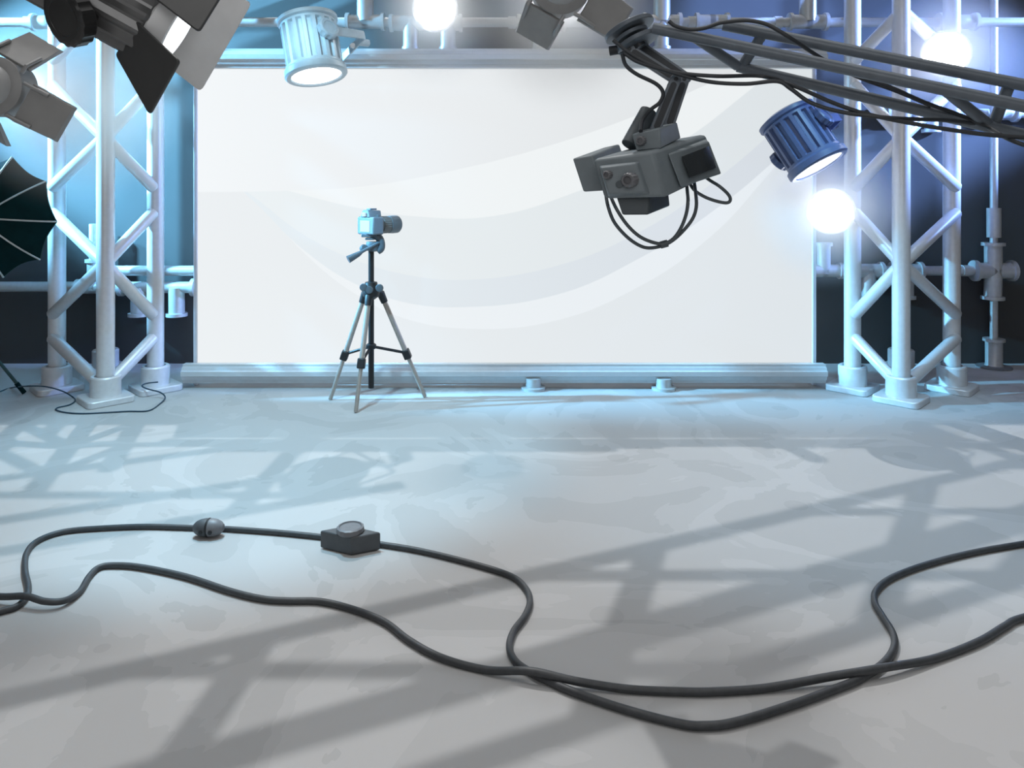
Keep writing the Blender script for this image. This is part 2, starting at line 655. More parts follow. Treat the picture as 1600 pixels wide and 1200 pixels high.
# ------------------------------------------------------------------ round barn door lamps seen from behind
def barn_lamp():
    root = thing('barn_door_lamp', '', 'lamp', (0, 0, 0))
    px = 3.2 / F
    ym = M.Rotation(math.radians(90), 4, 'X')        # local z -> -y (towards the viewer)
    MB().lathe([(.09, -.12), (.125, -.1), (47 * px, -.02), (47 * px, .02), (40 * px, .03), (33 * px, .035)], ym, 48).build('housing', GREYH, root)
    MB().lathe([(34 * px, .03), (33 * px, .045), (24 * px, .07), (20 * px, .075)], ym, 48).build('back_cover', GREYL, root)
    MB().lathe([(20 * px, .07), (17 * px, .085), (0, .1)], ym, 48).build('back_cap', GREYX, root)
    MB().lathe([(0, -.135), (.085, -.125), (.09, -.115)], ym, 40).build('lens', BARN, root)
    for ang, tilt in ((-30, 12), (60, 48), (-120, 55), (150, 20)):
        a, t = math.radians(ang), math.radians(tilt)
        rad = V((math.cos(a), 0, math.sin(a)))
        tan = V((-math.sin(a), 0, math.cos(a)))
        out = rad * math.cos(t) + V((0, 1, 0)) * math.sin(t)
        nrm = out.cross(tan)
        if nrm.y > 0:
            nrm = -nrm
        base = rad * (50 * px) + V((0, -.0, 0))
        L = 66 * px
        wi, wo = 34 * px, 29 * px
        mb = MB()
        mb.hexa([base - tan * wi, base + tan * wi, base + out * L + tan * wo, base + out * L - tan * wo],
                [p + (-nrm) * .016 - out * .0 for p in (base - tan * (wi), base + tan * (wi), base + out * (L + .012) + tan * (wo + .008), base + out * (L + .012) - tan * (wo + .008))])
        fo = mb.build('flap', GREYF, root, .002)
        for s in (-.42, .42):
            p0 = rad * (40 * px) + tan * (wi * 2 * s) + V((0, -.012, 0))
            p1 = base + out * L * .42 + tan * (wi * 2 * s) + nrm * .008
            MB().tube([p0, base * 1.0 + tan * (wi * 2 * s) + nrm * .012, p1], .009, 10).build('hinge_rod', RODM, fo)
    return root


b1 = barn_lamp()
b1['label'] = 'grey round lamp with four flaps at the left edge, above the dark umbrella'
b1['group'] = 'grey round lamps with flaps'
b2 = copy_tree(b1)
b1.location = P(-8, 135, 3.2)
b2.location = P(876, -23, 3.2)
b2['label'] = 'grey round lamp with flaps at the top, next to the crane tip'
# what carries them (outside the frame)
o = MB().tube([V((0, .05, 0)) + V((-.16, 0, 0)), V((-.34, .05, 0)), V((-.34, .05, -1.9))], .018, 12)
o.tube([V((-.34, .05, -2.02)), V((-.34, .05, -1.9))], [.18, .03], 20)
so = o.build('stand_pole', RODM)
so.parent = b1
o = MB().tube([V((.0, .05, .1)), V((.0, .05, 1.25))], .018, 12).build('hanging_rod', RODM)
o.parent = b2

# ------------------------------------------------------------------ ribbed spot cans
def par_can(label, body, knobm):
    root = thing('ribbed_spotlight', label, 'lamp', (0, 0, 0), 'ribbed spotlight cans')
    R, HT = .205, .40
    seg = 144

    def ribs(k, r, i):
        return r - (.022 if (k % 8) in (1, 2, 3, 4) and 3 < i < 6 else 0)
    MB().lathe([(R * .6, HT / 2 + .02), (R - .02, HT / 2), (R, HT / 2 - .03), (R, HT / 2 - .045), (R, HT / 2 - .055), (R, -HT / 2 + .055), (R, -HT / 2 + .045), (R, -HT / 2)], None, seg, ribs).build('ribbed_body', body, root, 0, 30)
    MB().lathe([(0, HT / 2 + .05), (R * .8, HT / 2 + .035), (R + .014, HT / 2 + .012), (R + .014, HT / 2 - .014), (R, HT / 2 - .022)], None, 56).build('top_cap', body, root)
    MB().lathe([(R, -HT / 2 + .03), (R + .02, -HT / 2 + .012), (R + .022, -HT / 2 - .03), (R + .01, -HT / 2 - .042), (R - .02, -HT / 2 - .042), (R - .03, -HT / 2 - .02)], None, 56).build('front_ring', body, root)
    MB().lathe([(R - .022, -HT / 2 - .03), (R * .6, -HT / 2 - .034), (0, -HT / 2 - .036)], None, 56).build('lens', LENS, root)
    p = V((.74, -.64, .19)).normalized()
    q = V((.62, .72, .02)).normalized()
    ends = []
    for sgn, nm in ((1, 'knob'), (-1, 'knob')):
        c = p * (sgn * (R + .0))
        m = frame(c, p * sgn)
        MB().lathe([(.05, -.03), (.055, 0), (.075, .005), (.075, .045), (.066, .055), (.05, .055), (.046, .048), (0, .048)], m, 40,
                   lambda k, r, i: r + (.006 if i in (2, 3) and (k % 4) < 2 else 0)).build(nm, knobm, root, 0, 30)
        e = c + p * sgn * .01 + q * .33
        w = V((0, 0, .036 if sgn > 0 else .026))
        n = p * .012
        mb = MB()
        a0 = c + p * sgn * .002
        mb.hexa([a0 - w, a0 + w, e + w * .9, e - w * .9], [x + n for x in (a0 - w, a0 + w, e + w * .9, e - w * .9)])
        ao = mb.build('yoke_arm', knobm, root, .003)
        ends.append(e)
    w = V((0, 0, .03))
    e0, e1 = ends
    n = q * .014
    MB().hexa([e0 - w, e0 + w, e1 + w, e1 - w], [x + n for x in (e0 - w, e0 + w, e1 + w, e1 - w)]).build('yoke_bar', knobm, root, .003)
    bm = frame(e0.lerp(e1, .34) - q * .004, V((.1, -1, -.1)))
    MB().lathe([(.02, 0), (.022, .012), (.014, .02), (0, .022)], bm, 20).build('bolt', BOLT, root)
    ce = e0.lerp(e1, .2)
    MB().tube([ce, ce + q * .1], .028, 14).build('pipe_clamp', knobm, root)
    return root


def place_can(root, px, py, d, ang, tilt):
    root.location = P(px, py, d)
    root.rotation_euler = (M.Rotation(math.radians(ang), 4, 'Y') @ M.Rotation(math.radians(tilt), 4, 'X')).to_euler()


c1 = par_can('ribbed spotlight can with pale cyan light in its colour, at top left of the white screen', PALE, PALED)
c2 = par_can('navy blue ribbed spotlight can near the screen\'s top right corner', NAVY, NAVYD)
place_can(c1, 487, 72, 5.45, -11.5, -9)
place_can(c2, 1252, 218, 5.45, -26.5, -19)

# ------------------------------------------------------------------ big black fresnel in the top left corner
fd = 1.62
root = thing('fresnel_spotlight', 'big black ribbed spotlight with open flaps, in the top left corner', 'lamp', P(220, 18, fd))
lc = P(258, 35, fd)
ax = (P(222 + 86.6, 16 + 50, fd) - P(222, 16, fd)).normalized()
ax = (ax + V((0, .28, 0))).normalized()
px = fd / F
Rb = 74 * px
m = frame(lc, ax, V((0, -1, 0)))
seg = 96


def fins(k, r, i):
    return r + (.004 if (k % 6) < 2 else -.004 if (k % 6) in (3, 4) else 0)


MB().lathe([(Rb * .7, -.46), (Rb * .92, -.44), (Rb * .96, -.43), (Rb * .96, -.015), (Rb * .9, -.01)], m, seg, fins).build('finned_body', FINM, root, 0, 28)
MB().lathe([(Rb * .9, -.012), (Rb * .93, -.008), (Rb * .90, .012), (Rb * .86, .03), (Rb * .8, .032)], m, 64).build('front_ring', SILV, root)
MB().lathe([(Rb * .82, .028)] + [(Rb * .82 * math.cos(a), .028 + .014 * math.sin(a)) for a in [x * math.pi / 16 for x in range(1, 8)]] + [(0, .042)], m, 64).build('lens', LENS, root)
mb = MB().plate([P(214, 31, 1.53), P(184, 86, 1.60), P(237, 180, 1.58), P(284, 96, 1.46)], .006, .07)
mb.build('barn_door', BLACKF, root, .002)
mb = MB().plate([P(254, -76, 1.56), P(220, -18, 1.50), P(312, 53, 1.40), P(374, -47, 1.50)], .006, .07)
mb.build('barn_door', BLACKF, root, .002)
mb = MB().plate([P(300, -36, 1.72), P(222, 72, 1.72), P(313, 143, 1.82), P(393, 4, 1.82)], .006, .07)
mb.build('barn_door', SILV, root, .002)['label'] = 'light grey inner face of the far barn door'
kd = V((-.42, -.80, -.32)).normalized()
kc = P(97, 28, 1.47)
km = frame(kc, kd)
MB().lathe([(.055, -.035), (.058, -.03), (.058, -.004), (.054, .0), (.047, .001)], km, 64, lambda k, r, i: r + (.0022 if i in (1, 2) and (k % 4) < 2 else 0)).build('tilt_knob', BLACKM, root, 0, 25)
MB().lathe([(.047, -.004), (.045, .002), (.037, .002), (.034, -.003), (0, -.003)], km, 48).build('knob_face', BLACKM, root)
MB().tube([kc - kd * .03, kc - kd * .09], .02, 16).build('knob_shaft', BLACKM, root)
yk = kc - kd * .045
MB().tube([yk, yk + V((-.05, .05, .3)), V((lc.x - .15, lc.y, 2.5)), V((lc.x - .15, lc.y, 3.5))], .014, 12).build('hanging_yoke', BLACKM, root)

# ------------------------------------------------------------------ umbrella on a stand
ud = 5.35
uc = P(-4, 338, ud)
root = thing('photo_umbrella', 'dark teal photo umbrella with pale ribs on a stand at the left edge', 'umbrella', G(-42, 620))
Ru = 95 / F * ud
axis = V((-.04, -1, -.02)).normalized()          # convex side looks at the viewer
e1 = V((1, 0, 0)); e1 = (e1 - axis * e1.dot(axis)).normalized()
e2 = axis.cross(e1)
if e2.z < 0:
    e2 = -e2
NR = 9
A0 = math.radians(75)
def upt(th, t, lift=0):
    """surface point: t 0 hub .. 1 rim; scalloped rim between the ribs"""
    ph = (th - A0) / (2 * math.pi / NR)
    fr = abs(ph - round(ph)) * 2                   # 0 on a rib, 1 midway
    rr = Ru * t * (1 - .13 * t * (1 - (1 - fr) ** 2) * 1.0)
    dep = .17 * (1 - t * t) - .012 * t * math.sin(fr * math.pi / 2) + lift
    return uc + (e1 * math.cos(th) + e2 * math.sin(th)) * rr + axis * dep


def canopy(mb, lift):
    bm = mb.bm
    NA, NT = NR * 8, 10
    g = [[bm.verts.new(upt(A0 + 2 * math.pi * i / NA, .04 + .96 * j / NT, lift)) for j in range(NT + 1)] for i in range(NA)]
    for i in range(NA):
        for j in range(NT):
            mb._face((g[i][j], g[(i + 1) % NA][j], g[(i + 1) % NA][j + 1], g[i][j + 1]))
    return mb


canopy(MB(), 0).build('canopy', UMB, root, 0, 60)
canopy(MB(), -.012).build('lining', UMBI, root, 0, 60)
for i in range(NR):
    th = A0 + i * 2 * math.pi / NR
    MB().tube([upt(th, .06 + .95 * t / 8, .004) for t in range(9)], .0065, 8).build('rib', RIB, root)
MB().lathe([(0, .035), (.03, .03), (.046, .012), (.046, -.02)], frame(uc + axis * .16, axis), 28).build('hub_cap', RIB, root)
gp = G(-42, 620)
pox = P(-22, 0, uc.y + .3).x
MB().tube([uc + axis * .16, V((pox, uc.y + .3, uc.z))], .008, 10).build('shaft', RIB, root)
stx = V((gp.x, uc.y + .3, 0))
MB().tube([V((pox, uc.y + .3, uc.z + .1)), V((pox, uc.y + .3, .35))], .014, 12).build('stand_pole', UMBI, root)
tip = G(38, 616, .012)
ctr = V((pox, uc.y + .3, 0))
for tp_ in (tip, ctr + V((-.35, .25, .012)), ctr + V((-.2, -.4, .012))):
    MB().tube([V((ctr.x, ctr.y, .42)), tp_], .012, 12).build('leg', UMBI, root)
    t_ = (tp_ - V((ctr.x, ctr.y, .42))).normalized()
    MB().tube([tp_ - t_ * .1, tp_], .017, 12).build('foot_sleeve', UMB, root)

# ------------------------------------------------------------------ thin cable round the left truss foot
pts = [G(-60, 640, .005), G(0, 613, .005), G(18, 607, .005), P(40, 603.5, 5.62), P(70, 604, 5.62), P(97, 611, 5.6), G(114, 622, .006), G(117, 628, .006), G(108, 634, .006), G(91, 638, .006), G(88, 642, .006),
       G(104, 646, .006), G(130, 647.5, .006), G(165, 646, .006), G(200, 644, .006), G(232, 643, .006), G(250, 632, .006), P(258, 621, 5.66), P(250, 613, 5.7), P(230, 607.5, 5.72), P(222, 603, 5.75), P(229, 599, 5.78), P(247, 597, 5.8)]
cb = MB().tube(spline(pts, 8), .0055, 8).build('thin_cable', THIN)
tag(cb, 'thin dark blue cable curling around the left truss feet', 'cable')

# ------------------------------------------------------------------ photo camera on a tripod
td = 5.57
root = thing('tripod', 'slim silver-legged tripod with black centre column in front of the screen', 'tripod', (P(580, 0, td).x, td, 0))
hub = P(580, 452, td)
MB().tube([P(580, 606, td), P(580, 455, td), P(580, 390, td)], .0215, 20).build('centre_column', TRIB, root)
MB().lathe([(.03, -.075), (.062, -.05), (.068, -.01), (.05, .03), (.045, .055), (.024, .06)], M.Translation(hub), 28).build('leg_hub', TRIB, root)
legs = [((569, 463, 5.60), (545, 534, 5.63), (516, 625)), ((597, 463, 5.62), (631, 541, 5.68), (664, 621)), ((576, 467, 5.53), (562.5, 568, 5.40), (556, 645))]
for (a, kx, ft) in legs:
    A, K, T = P(*a), P(*kx), G(ft[0], ft[1], .006)
    A2 = T.lerp(A, 1.0)
    Kp = T.lerp(A2, .43 if ft[0] != 556 else .42)
    lg = MB().tube([T, Kp], .0155, 14)
    lo_ = lg.build('leg', TRIM, root)
    MB().tube([Kp, A2], .0195, 14).build('upper_tube', TRIM, lo_)
    t = (A2 - Kp).normalized()
    fm_ = frame(Kp, t, V((1, 0, 0)))
    MB().box((0, 0, 0), (.056, .056, .075), fm_).build('leg_clamp', TRIB, lo_, .008)
    MB().tube([A2 - t * .05, A2 + t * .02, hub.lerp(A2, .4)], [.026, .032, .036], 14).build('leg_joint', TRIB, root)
    sb = P(580, 541, td)
    MB().tube([sb, Kp + t * .01], .011, 10).build('spreader_strut', TRIB, root)
MB().lathe([(.03, -.02), (.038, -.012), (.038, .012), (.03, .02)], M.Translation(P(580, 541, td)), 20).build('spreader_ring', TRIB, root)
for px_, py_ in ((577, 453), (568, 449), (593, 450)):
    MB().lathe([(.03, 0), (.026, .012), (0, .014)], frame(P(px_, py_, td - .06), V((0, -1, 0))), 18).build('joint_knob', TRIH, root)
# pan head
MB().lathe([(.026, 0), (.05, .01), (.055, .05), (.05, .075)], M.Translation(P(583, 393, td)), 24).build('pan_base', TRIH, root)
arc = [P(590, 392, td), P(595, 388, td), P(595.5, 380, td), P(593, 373, td), P(588, 368.5, td), P(580, 367.5, td)]
MB().tube(spline(arc, 5), .03, 14).build('head_bracket', TRIH, root)
MB().box(P(578, 367.5, td), (.115, .09, .026)).build('quick_release_plate', TRIH, root, .005)
MB().box(P(579, 373, td), (.07, .07, .016)).build('plate_lock', TRIH, root, .004)
MB().tube([P(592, 379, td - .03), P(566, 393, td - .1), P(560, 397, td - .115), P(544, 405.5, td - .15)], [.011, .012, .02, .029], 16).build('pan_handle', TRIH, root)
MB().lathe([(.02, -.02), (.028, -.012), (.028, .012), (.02, .02)], frame(P(568, 388, td - .04), V((.4, -.6, .3))), 18).build('tilt_knob', TRIH, root)

# the camera
yaw = M.Translation(P(579, 352, td)) @ M.Rotation(math.radians(-42), 4, 'Z')
root = thing('photo_camera', 'small photo camera with long lens on top of the tripod', 'camera', P(579, 366, td))
mb = MB().box((0, 0, -.002), (.20, .10, .135), yaw)
mb.build('body', DSLR, root, .012)
mb = MB()
mb.hexa([yaw @ V(p) for p in ((-.06, -.055, .06), (.06, -.055, .06), (.032, -.05, .118), (-.032, -.05, .118))], [yaw @ V(p) for p in ((-.06, .06, .06), (.06, .06, .06), (.03, .075, .112), (-.03, .075, .112))])
mb.build('viewfinder_hump', DSLR, root, .008)
MB().box((0, .01, .122), (.05, .06, .012), yaw).build('flash_shoe', DSLR, root, .003)
MB().box((0, -.06, .083), (.04, .014, .03), yaw).build('viewfinder', LCD, root, .004)
mb = MB().box((-.002, -.051, -.006), (.115, .006, .085), yaw).build('display', LCD, root, .002)
MB().lathe([(.014, 0), (.014, .016), (0, .016)], yaw @ M.Translation((.075, .01, .065)), 18).build('shutter_dial', DSLR, root)
MB().lathe([(.014, 0), (.014, .016), (0, .016)], yaw @ M.Translation((-.078, 0, .065)), 18).build('mode_dial', DSLR, root)
lm = yaw @ M.Translation((0, .05, 0)) @ M.Rotation(math.radians(-90), 4, 'X')
MB().lathe([(.062, 0), (.064, .03), (.058, .038)], lm, 36).build('lens_mount', DSLR, root)
MB().lathe([(.06, .038), (.067, .042), (.067, .105), (.062, .11)], lm, 48, lambda k, r, i: r - (.003 if k % 2 and i in (1, 2) else 0)).build('zoom_ring', DSLRR, root, 0, 25)
MB().lathe([(.06, .11), (.067, .115), (.07, .16), (.068, .2), (.06, .21), (.055, .2), (0, .18)], lm, 36).build('lens_barrel', DSLR, root)

# ------------------------------------------------------------------ floor cables, connector, dimmer box
def gp(path, z=.013, lifts=()):
    out = []
    for x, y in path:
        zz = z
        for (lx, ly, h) in lifts:
            dd = math.hypot((x - lx), (y - ly) * 2)
            zz += h * max(0, 1 - dd / 90.)
        out.append(G(x, y, zz))
    return out


A = [(-170, 1010), (-80, 985), (0, 961), (26, 953), (41, 938), (44, 922), (39, 895), (42, 868), (60, 849), (100, 835), (160, 829.5), (230, 827), (304, 829), (345, 830), (430, 836), (500, 843), (540, 848), (595, 855), (660, 866), (740, 886), (798, 905),
     (821, 924), (828, 945), (820, 968), (802, 993), (796, 1018), (806, 1040), (830, 1057), (856, 1070), (900, 1089), (980, 1116), (1060, 1137), (1100, 1141), (1150, 1135), (1240, 1107), (1310, 1081), (1345, 1066), (1380, 1043), (1397, 1018), (1395, 995), (1380, 970),
     (1367, 947), (1370, 927), (1395, 907), (1450, 886), (1520, 868), (1600, 854), (1720, 836)]
B = [(-170, 930), (-80, 932), (0, 944), (40, 949), (70, 953), (100, 948), (124, 930), (139, 906), (154, 892), (176, 888), (220, 891), (290, 906), (360, 929), (410, 941), (450, 944), (500, 945), (550, 957), (600, 977), (640, 1007), (690, 1034), (760, 1053), (830, 1067), (900, 1076), (980, 1083), (1060, 1087),
     (1120, 1087), (1200, 1081), (1300, 1070), (1380, 1058), (1460, 1035), (1530, 1008), (1570, 984), (1600, 970), (1720, 940)]
ca = MB().tube(spline(gp(A), 8), .0125, 14).build('floor_cable', DARK)
tag(ca, 'thick dark floor cable that carries the plug and the dimmer box', 'cable', 'thick dark floor cables')
cb = MB().tube(spline(gp(B, lifts=((40, 949, .03), (845, 1069, .03), (1345, 1064, .03))), 8), .0125, 14).build('floor_cable', DARK)
tag(cb, 'thick dark floor cable nearest the viewer, with no plug or box on it', 'cable', 'thick dark floor cables')

cc = G(326, 838, .041)
t = V((.97, -.03, 0)).normalized()
root = thing('cable_connector', 'dark egg-shaped plug connector joined in the floor cable, left of the dimmer box', 'connector', (cc.x, cc.y, 0))
for sg in (-1, 1):
    m = frame(cc + t * sg * .003, t * sg, V((0, 0, 1)))
    prof = [(.034, 0), (.040, .002), (.0405, .012), (.037, .034), (.028, .054), (.016, .066), (.0, .068)]
    h_ = MB().lathe(prof, m, 36).build('plug_half', BOXHI if sg > 0 else BOX, root)
    hm = frame(cc + t * sg * .022 + V((0, -.0395, -.006)), V((0, -1, .0)))
    MB().lathe([(.0095, -.012), (.0095, .0035), (.007, .0045), (0, .0045)], hm, 18).build('screw_hole', TRIB, h_)
MB().lathe([(.041, -.0035), (.0425, 0), (.041, .0035)], frame(cc, t), 36).build('seam_ring', TRIB, root)

Fp, Lp, Rp = G(549, 869), G(500, 857), G(595, 860)
root = thing('dimmer_box', 'dark dimmer box with round dial lying on the floor cable', 'box', ((Fp.x), Fp.y + .1, 0))
Bp = Lp + Rp - Fp
up_ = V((0, 0, .082))
z2 = V((0, 0, .002))
MB().hexa([p + z2 for p in (Fp, Rp, Bp, Lp)], [p + up_ for p in (Fp, Rp, Bp, Lp)]).build('case', BOX, root, .007)
tc_ = (Lp + Rp) / 2 + up_
MB().lathe([(.058, -.002), (.06, .004), (.058, .02), (.05, .024), (.046, .018), (0, .017)], M.Translation(tc_), 56, lambda k, r, i: r + (.002 if (k % 4) < 2 and i in (1, 2) else 0)).build('dial', BOXHI, root, 0, 25)

# ------------------------------------------------------------------ camera crane
def jd(px):
    return 2.6 - (px - 1000) / 600 * .28


def J(px, py, o=0):
    return P(px, py, jd(px) + o)


def ext(p0, p1, x):
    t = (x - p0[0]) / (p1[0] - p0[0])
    return (x, p0[1] + (p1[1] - p0[1]) * t)


crane = thing('camera_crane', 'black tubular camera crane arm reaching in from the top right', 'crane', J(1900, 250))
XE = 1980
chords = [((1130, 39), (1600, 133), .02), ((1020, 44), (1600, 166), -.06), ((1152, 104), (1600, 211), .06)]
for (a, b_, o_) in chords:
    MB().tube([J(*a, o_), J(*ext(a, b_, XE), o_)], .0195, 20).build('chord_tube', JIB, crane)
for (a, b_, o_) in chords:
    for x in (1208, 1354, 1424, 1462, 1700):
        if (o_ == .02 and x in (1354, 1424)) or (o_ == -.06 and x == 1208) or (o_ == .06 and x == 1462):
            q0, q1 = ext(a, b_, x - 2.5), ext(a, b_, x + 2.5)
            MB().tube([J(*q0, o_), J(*q1, o_)], .0205, 20).build('tube_joint', JIBD, crane)
for p0, o0, p1, o1 in (((1085, 58), -.06, (1152, 103), .055), ((1192, 53), .02, (1160, 103), .06), ((1478, 142), -.06, (1546, 196), .05), ((1578, 130), .02, (1552, 196), .06), ((1800, 176), .02, (1770, 250), .06), ((1740, 198), -.06, (1770, 250), .05)):
    MB().tube([J(*p0, o0), J(*p1, o1)], .018, 16).build('brace', JIB, crane)


def cable(pts, name='crane_cable', r=.0068, o_=-.09, par=None, m_=None):
    MB().tube(spline([J(x, y, o_ + (e[0] if e else 0)) for x, y, *e in pts], 7), r, 10).build(name, m_ or JIBD, par or crane)


cable([(958, 63), (985, 84), (1020, 103), (1060, 116), (1110, 128), (1165, 131), (1214, 127), (1236, 139), (1268, 161), (1320, 176), (1400, 185, ), (1480, 188, .1), (1540, 196, .13)])
cable([(975, 83), (1000, 98), (1055, 113), (1120, 119), (1190, 119, .05), (1240, 134), (1300, 160), (1350, 177), (1420, 192), (1500, 205), (1560, 212), (1660, 218)])
cable([(1045, 33), (1056, 41), (1078, 46), (1100, 44), (1118, 38), (1130, 35), (1165, 32), (1195, 37), (1220, 50), (1245, 66, .02), (1290, 95, .12), (1340, 120, .1), (1400, 142, .12), (1455, 165, .12)])
cable([(1350, 120, .1), (1400, 140, .1), (1445, 160, .1), (1500, 180, .12), (1545, 200, .1), (1580, 219), (1640, 240)])
cable([(972, 84), (978, 102), (995, 116), (1025, 131), (1036, 145), (1031, 160), (1016, 172), (1004, 188), (1001, 205, -.05)])
# head plates: flat discs seen nearly edge-on
hn = (P(984, 52, 2.55) - P(978, 38, 2.55)).normalized()
hn = (hn + V((0, -.18, 0))).normalized()
for (x, y, r, th) in ((983, 46, .092, .016), (987, 56, .062, .014), (996, 66, .078, .016)):
    c = J(x, y, -.0)
    MB().lathe([(r * .6, th * .6), (r, th * .5), (r, -th * .5), (r * .5, -th * .6)], frame(c, hn), 40).build('head_plate', JIB, crane, .002)
MB().tube([J(980, 42), J(1000, 74)], .024, 18).build('pan_shaft', JIBD, crane)
MB().tube([J(952, 80), J(975, 76)], .017, 14).build('motor_stub', JIBD, crane)


def link(pa, pb, oa, ob, w, th, nm):
    a, b_ = J(*pa, oa), J(*pb, ob)
    t = (b_ - a).normalized()
    n = V((0, -1, 0))
    n = (n - t * n.dot(t)).normalized()
    s = t.cross(n)
    poly = []
    for k in range(9):
        g = math.pi / 2 + math.pi * k / 8
        poly.append(a + (t * math.cos(g) + s * math.sin(g)) * w)
    for k in range(9):
        g = -math.pi / 2 + math.pi * k / 8
        poly.append(b_ + (t * math.cos(g) + s * math.sin(g)) * w)
    lo_ = MB().prism(poly, -n * th).build(nm, JIB, crane, .002)
    wi = w * .55
    poly = []
    a2, b2 = a + t * w * 1.1 + n * .0015, b_ - t * w * 1.1 + n * .0015
    for k in range(9):
        g = math.pi / 2 + math.pi * k / 8
        poly.append(a2 + (t * math.cos(g) + s * math.sin(g)) * wi)
    for k in range(9):
        g = -math.pi / 2 + math.pi * k / 8
        poly.append(b2 + (t * math.cos(g) + s * math.sin(g)) * wi)
    MB().prism(poly, -n * .004).build('slot', JIBD, lo_)
    for c in (a - t * .002, b_ + t * .002):
        MB().lathe([(.007, -.002), (.007, .004), (0, .005)], frame(c, n), 14).build('pivot_pin', JIBD, lo_)


link((1000, 71), (1072, 121), .06, .04, .019, .014, 'link_arm')
link((984, 77), (1054, 122), -.02, .0, .019, .014, 'link_arm')
link((1069, 124), (1044, 200), .03, .02, .02, .014, 'link_arm')
link((1056, 124), (1023, 206), -.05, -.06, .019, .014, 'link_arm')
pc = J(XE - 20, 250)
MB().tube([V((pc.x, pc.y, .04)), V((pc.x, pc.y, pc.z + .15))], .06, 20).build('pedestal', JIB, crane)
MB().lathe([(.45, 0), (.45, .05), (.1, .12)], M.Translation((pc.x, pc.y, 0)), 6).build('pedestal_base', JIB, crane)

# studio camera hanging from the crane
root = thing('studio_camera', 'grey broadcast video camera hanging under the crane tip, in front of the screen', 'video camera', P(1010, 260, 2.55))


def Q(l, ds_):
    if not isinstance(ds_, (list, tuple)):
        ds_ = [ds_] * len(l)
    return [P(x, y, q) for (x, y), q in zip(l, ds_)]


MB().hexa(Q([(925, 249), (1020, 236), (1042, 309), (943, 311)], [2.44, 2.40, 2.40, 2.44]), Q([(1003, 226), (1103, 209), (1126, 268), (1028, 288)], [2.72, 2.66, 2.66, 2.72])).build('casing', CAMG, root, .012)
MB().hexa(Q([(938, 262), (994, 255), (1010, 300), (951, 303)], 2.385), Q([(936, 259), (1002, 250), (1020, 305), (950, 308)], 2.43)).build('control_panel', CAMG, root, .005)


def dial(x, y, dd, r, hgt, m1):
    n = V((-.55, -.82, -.06))
    n.normalize()
    MB().lathe([(r, -.004), (r, hgt * .8), (r * .9, hgt), (r * .62, hgt), (r * .58, hgt * .7), (0, hgt * .7)], frame(P(x, y, dd), n), 48, lambda k, rr, i: rr + (.0018 if i in (0, 1) and k % 4 < 2 else 0)).build('dial', m1, root, 0, 25)


dial(951, 273, 2.385, .0125, .02, BOXHI)
dial(987, 281, 2.385, .0225, .034, BOXHI)
MB().lathe([(.012, -.004), (.012, .003), (0, .003)], frame(P(968, 288, 2.382), V((-.2, -1, -.1))), 24).build('blank_port', CAMD, root)
MB().hexa(Q([(1044, 240), (1107, 220), (1127, 272), (1064, 292)], [2.44, 2.60, 2.60, 2.44]), Q([(1040, 243), (1100, 215), (1124, 268), (1060, 294)], [2.53, 2.69, 2.69, 2.53])).build('side_monitor', CAMG, root, .006)
MB().hexa(Q([(1066, 244), (1108, 228), (1119, 262), (1078, 278)], [2.455, 2.565, 2.565, 2.455]), Q([(1066, 244), (1108, 228), (1119, 262), (1078, 278)], [2.51, 2.62, 2.62, 2.51])).build('monitor_glass', CAMS, root, .001)
MB().hexa(Q([(894, 248), (926, 242), (944, 298), (911, 300)], [2.56, 2.54, 2.54, 2.56]), Q([(942, 231), (968, 225), (988, 282), (958, 288)], [2.78, 2.76, 2.76, 2.78])).build('lens_hood', CAMG, root, .006)
MB().hexa(Q([(962, 306), (1016, 305), (1013, 336), (972, 336)], 2.47), Q([(1000, 296), (1044, 292), (1047, 322), (1006, 328)], 2.62)).build('battery_pack', CAMD, root, .005)
MB().hexa(Q([(987, 210), (1031, 200), (1033, 232), (994, 236)], [2.47, 2.44, 2.44, 2.47]), Q([(1014, 199), (1058, 191), (1064, 216), (1020, 224)], [2.62, 2.6, 2.6, 2.62])).build('mount_block', CAMG, root, .004)
dial(1003, 220, 2.46, .0145, .018, BOXHI)
MB().tube([P(1014, 174, 2.6), P(984, 228, 2.56)], .032, 24).build('shock_cylinder', CAMD, root, .003)


def ccable(pts, dd):
    MB().tube(spline([P(x, y, dd + (e[0] if e else 0)) for x, y, *e in pts], 7), .006, 10).build('cable_loop', CAMD, root)


ccable([(946, 292, .06), (947, 306, .03), (950, 322), (957, 342), (967, 357), (983, 373), (1000, 384), (1015, 387.5), (1035, 384), (1052, 375), (1070, 358), (1083, 340), (1088, 322), (1087, 302, .06), (1084, 280, .12)], 2.5)
ccable([(950, 292, .06), (954, 306, .03), (963, 326), (978, 349), (996, 367), (1015, 377), (1036, 381), (1052, 373), (1064, 356), (1072, 335), (1075, 315), (1074, 300, .06), (1072, 280, .12)], 2.49)
ccable([(1092, 268, .1), (1108, 281, .04), (1124, 291), (1138, 304), (1141, 313), (1134, 317), (1115, 313), (1098, 306), (1084, 296, .0), (1074, 280, .05)], 2.6)
MB().tube([P(1032, 383, 2.495), P(1043, 380, 2.495)], .0125, 14).build('cable_tie', CAMD, root)

# ------------------------------------------------------------------ overhead trusses above the frame; their lattice shades the floor
SUN = V((.16, -.49, -1))
ZT = 3.65


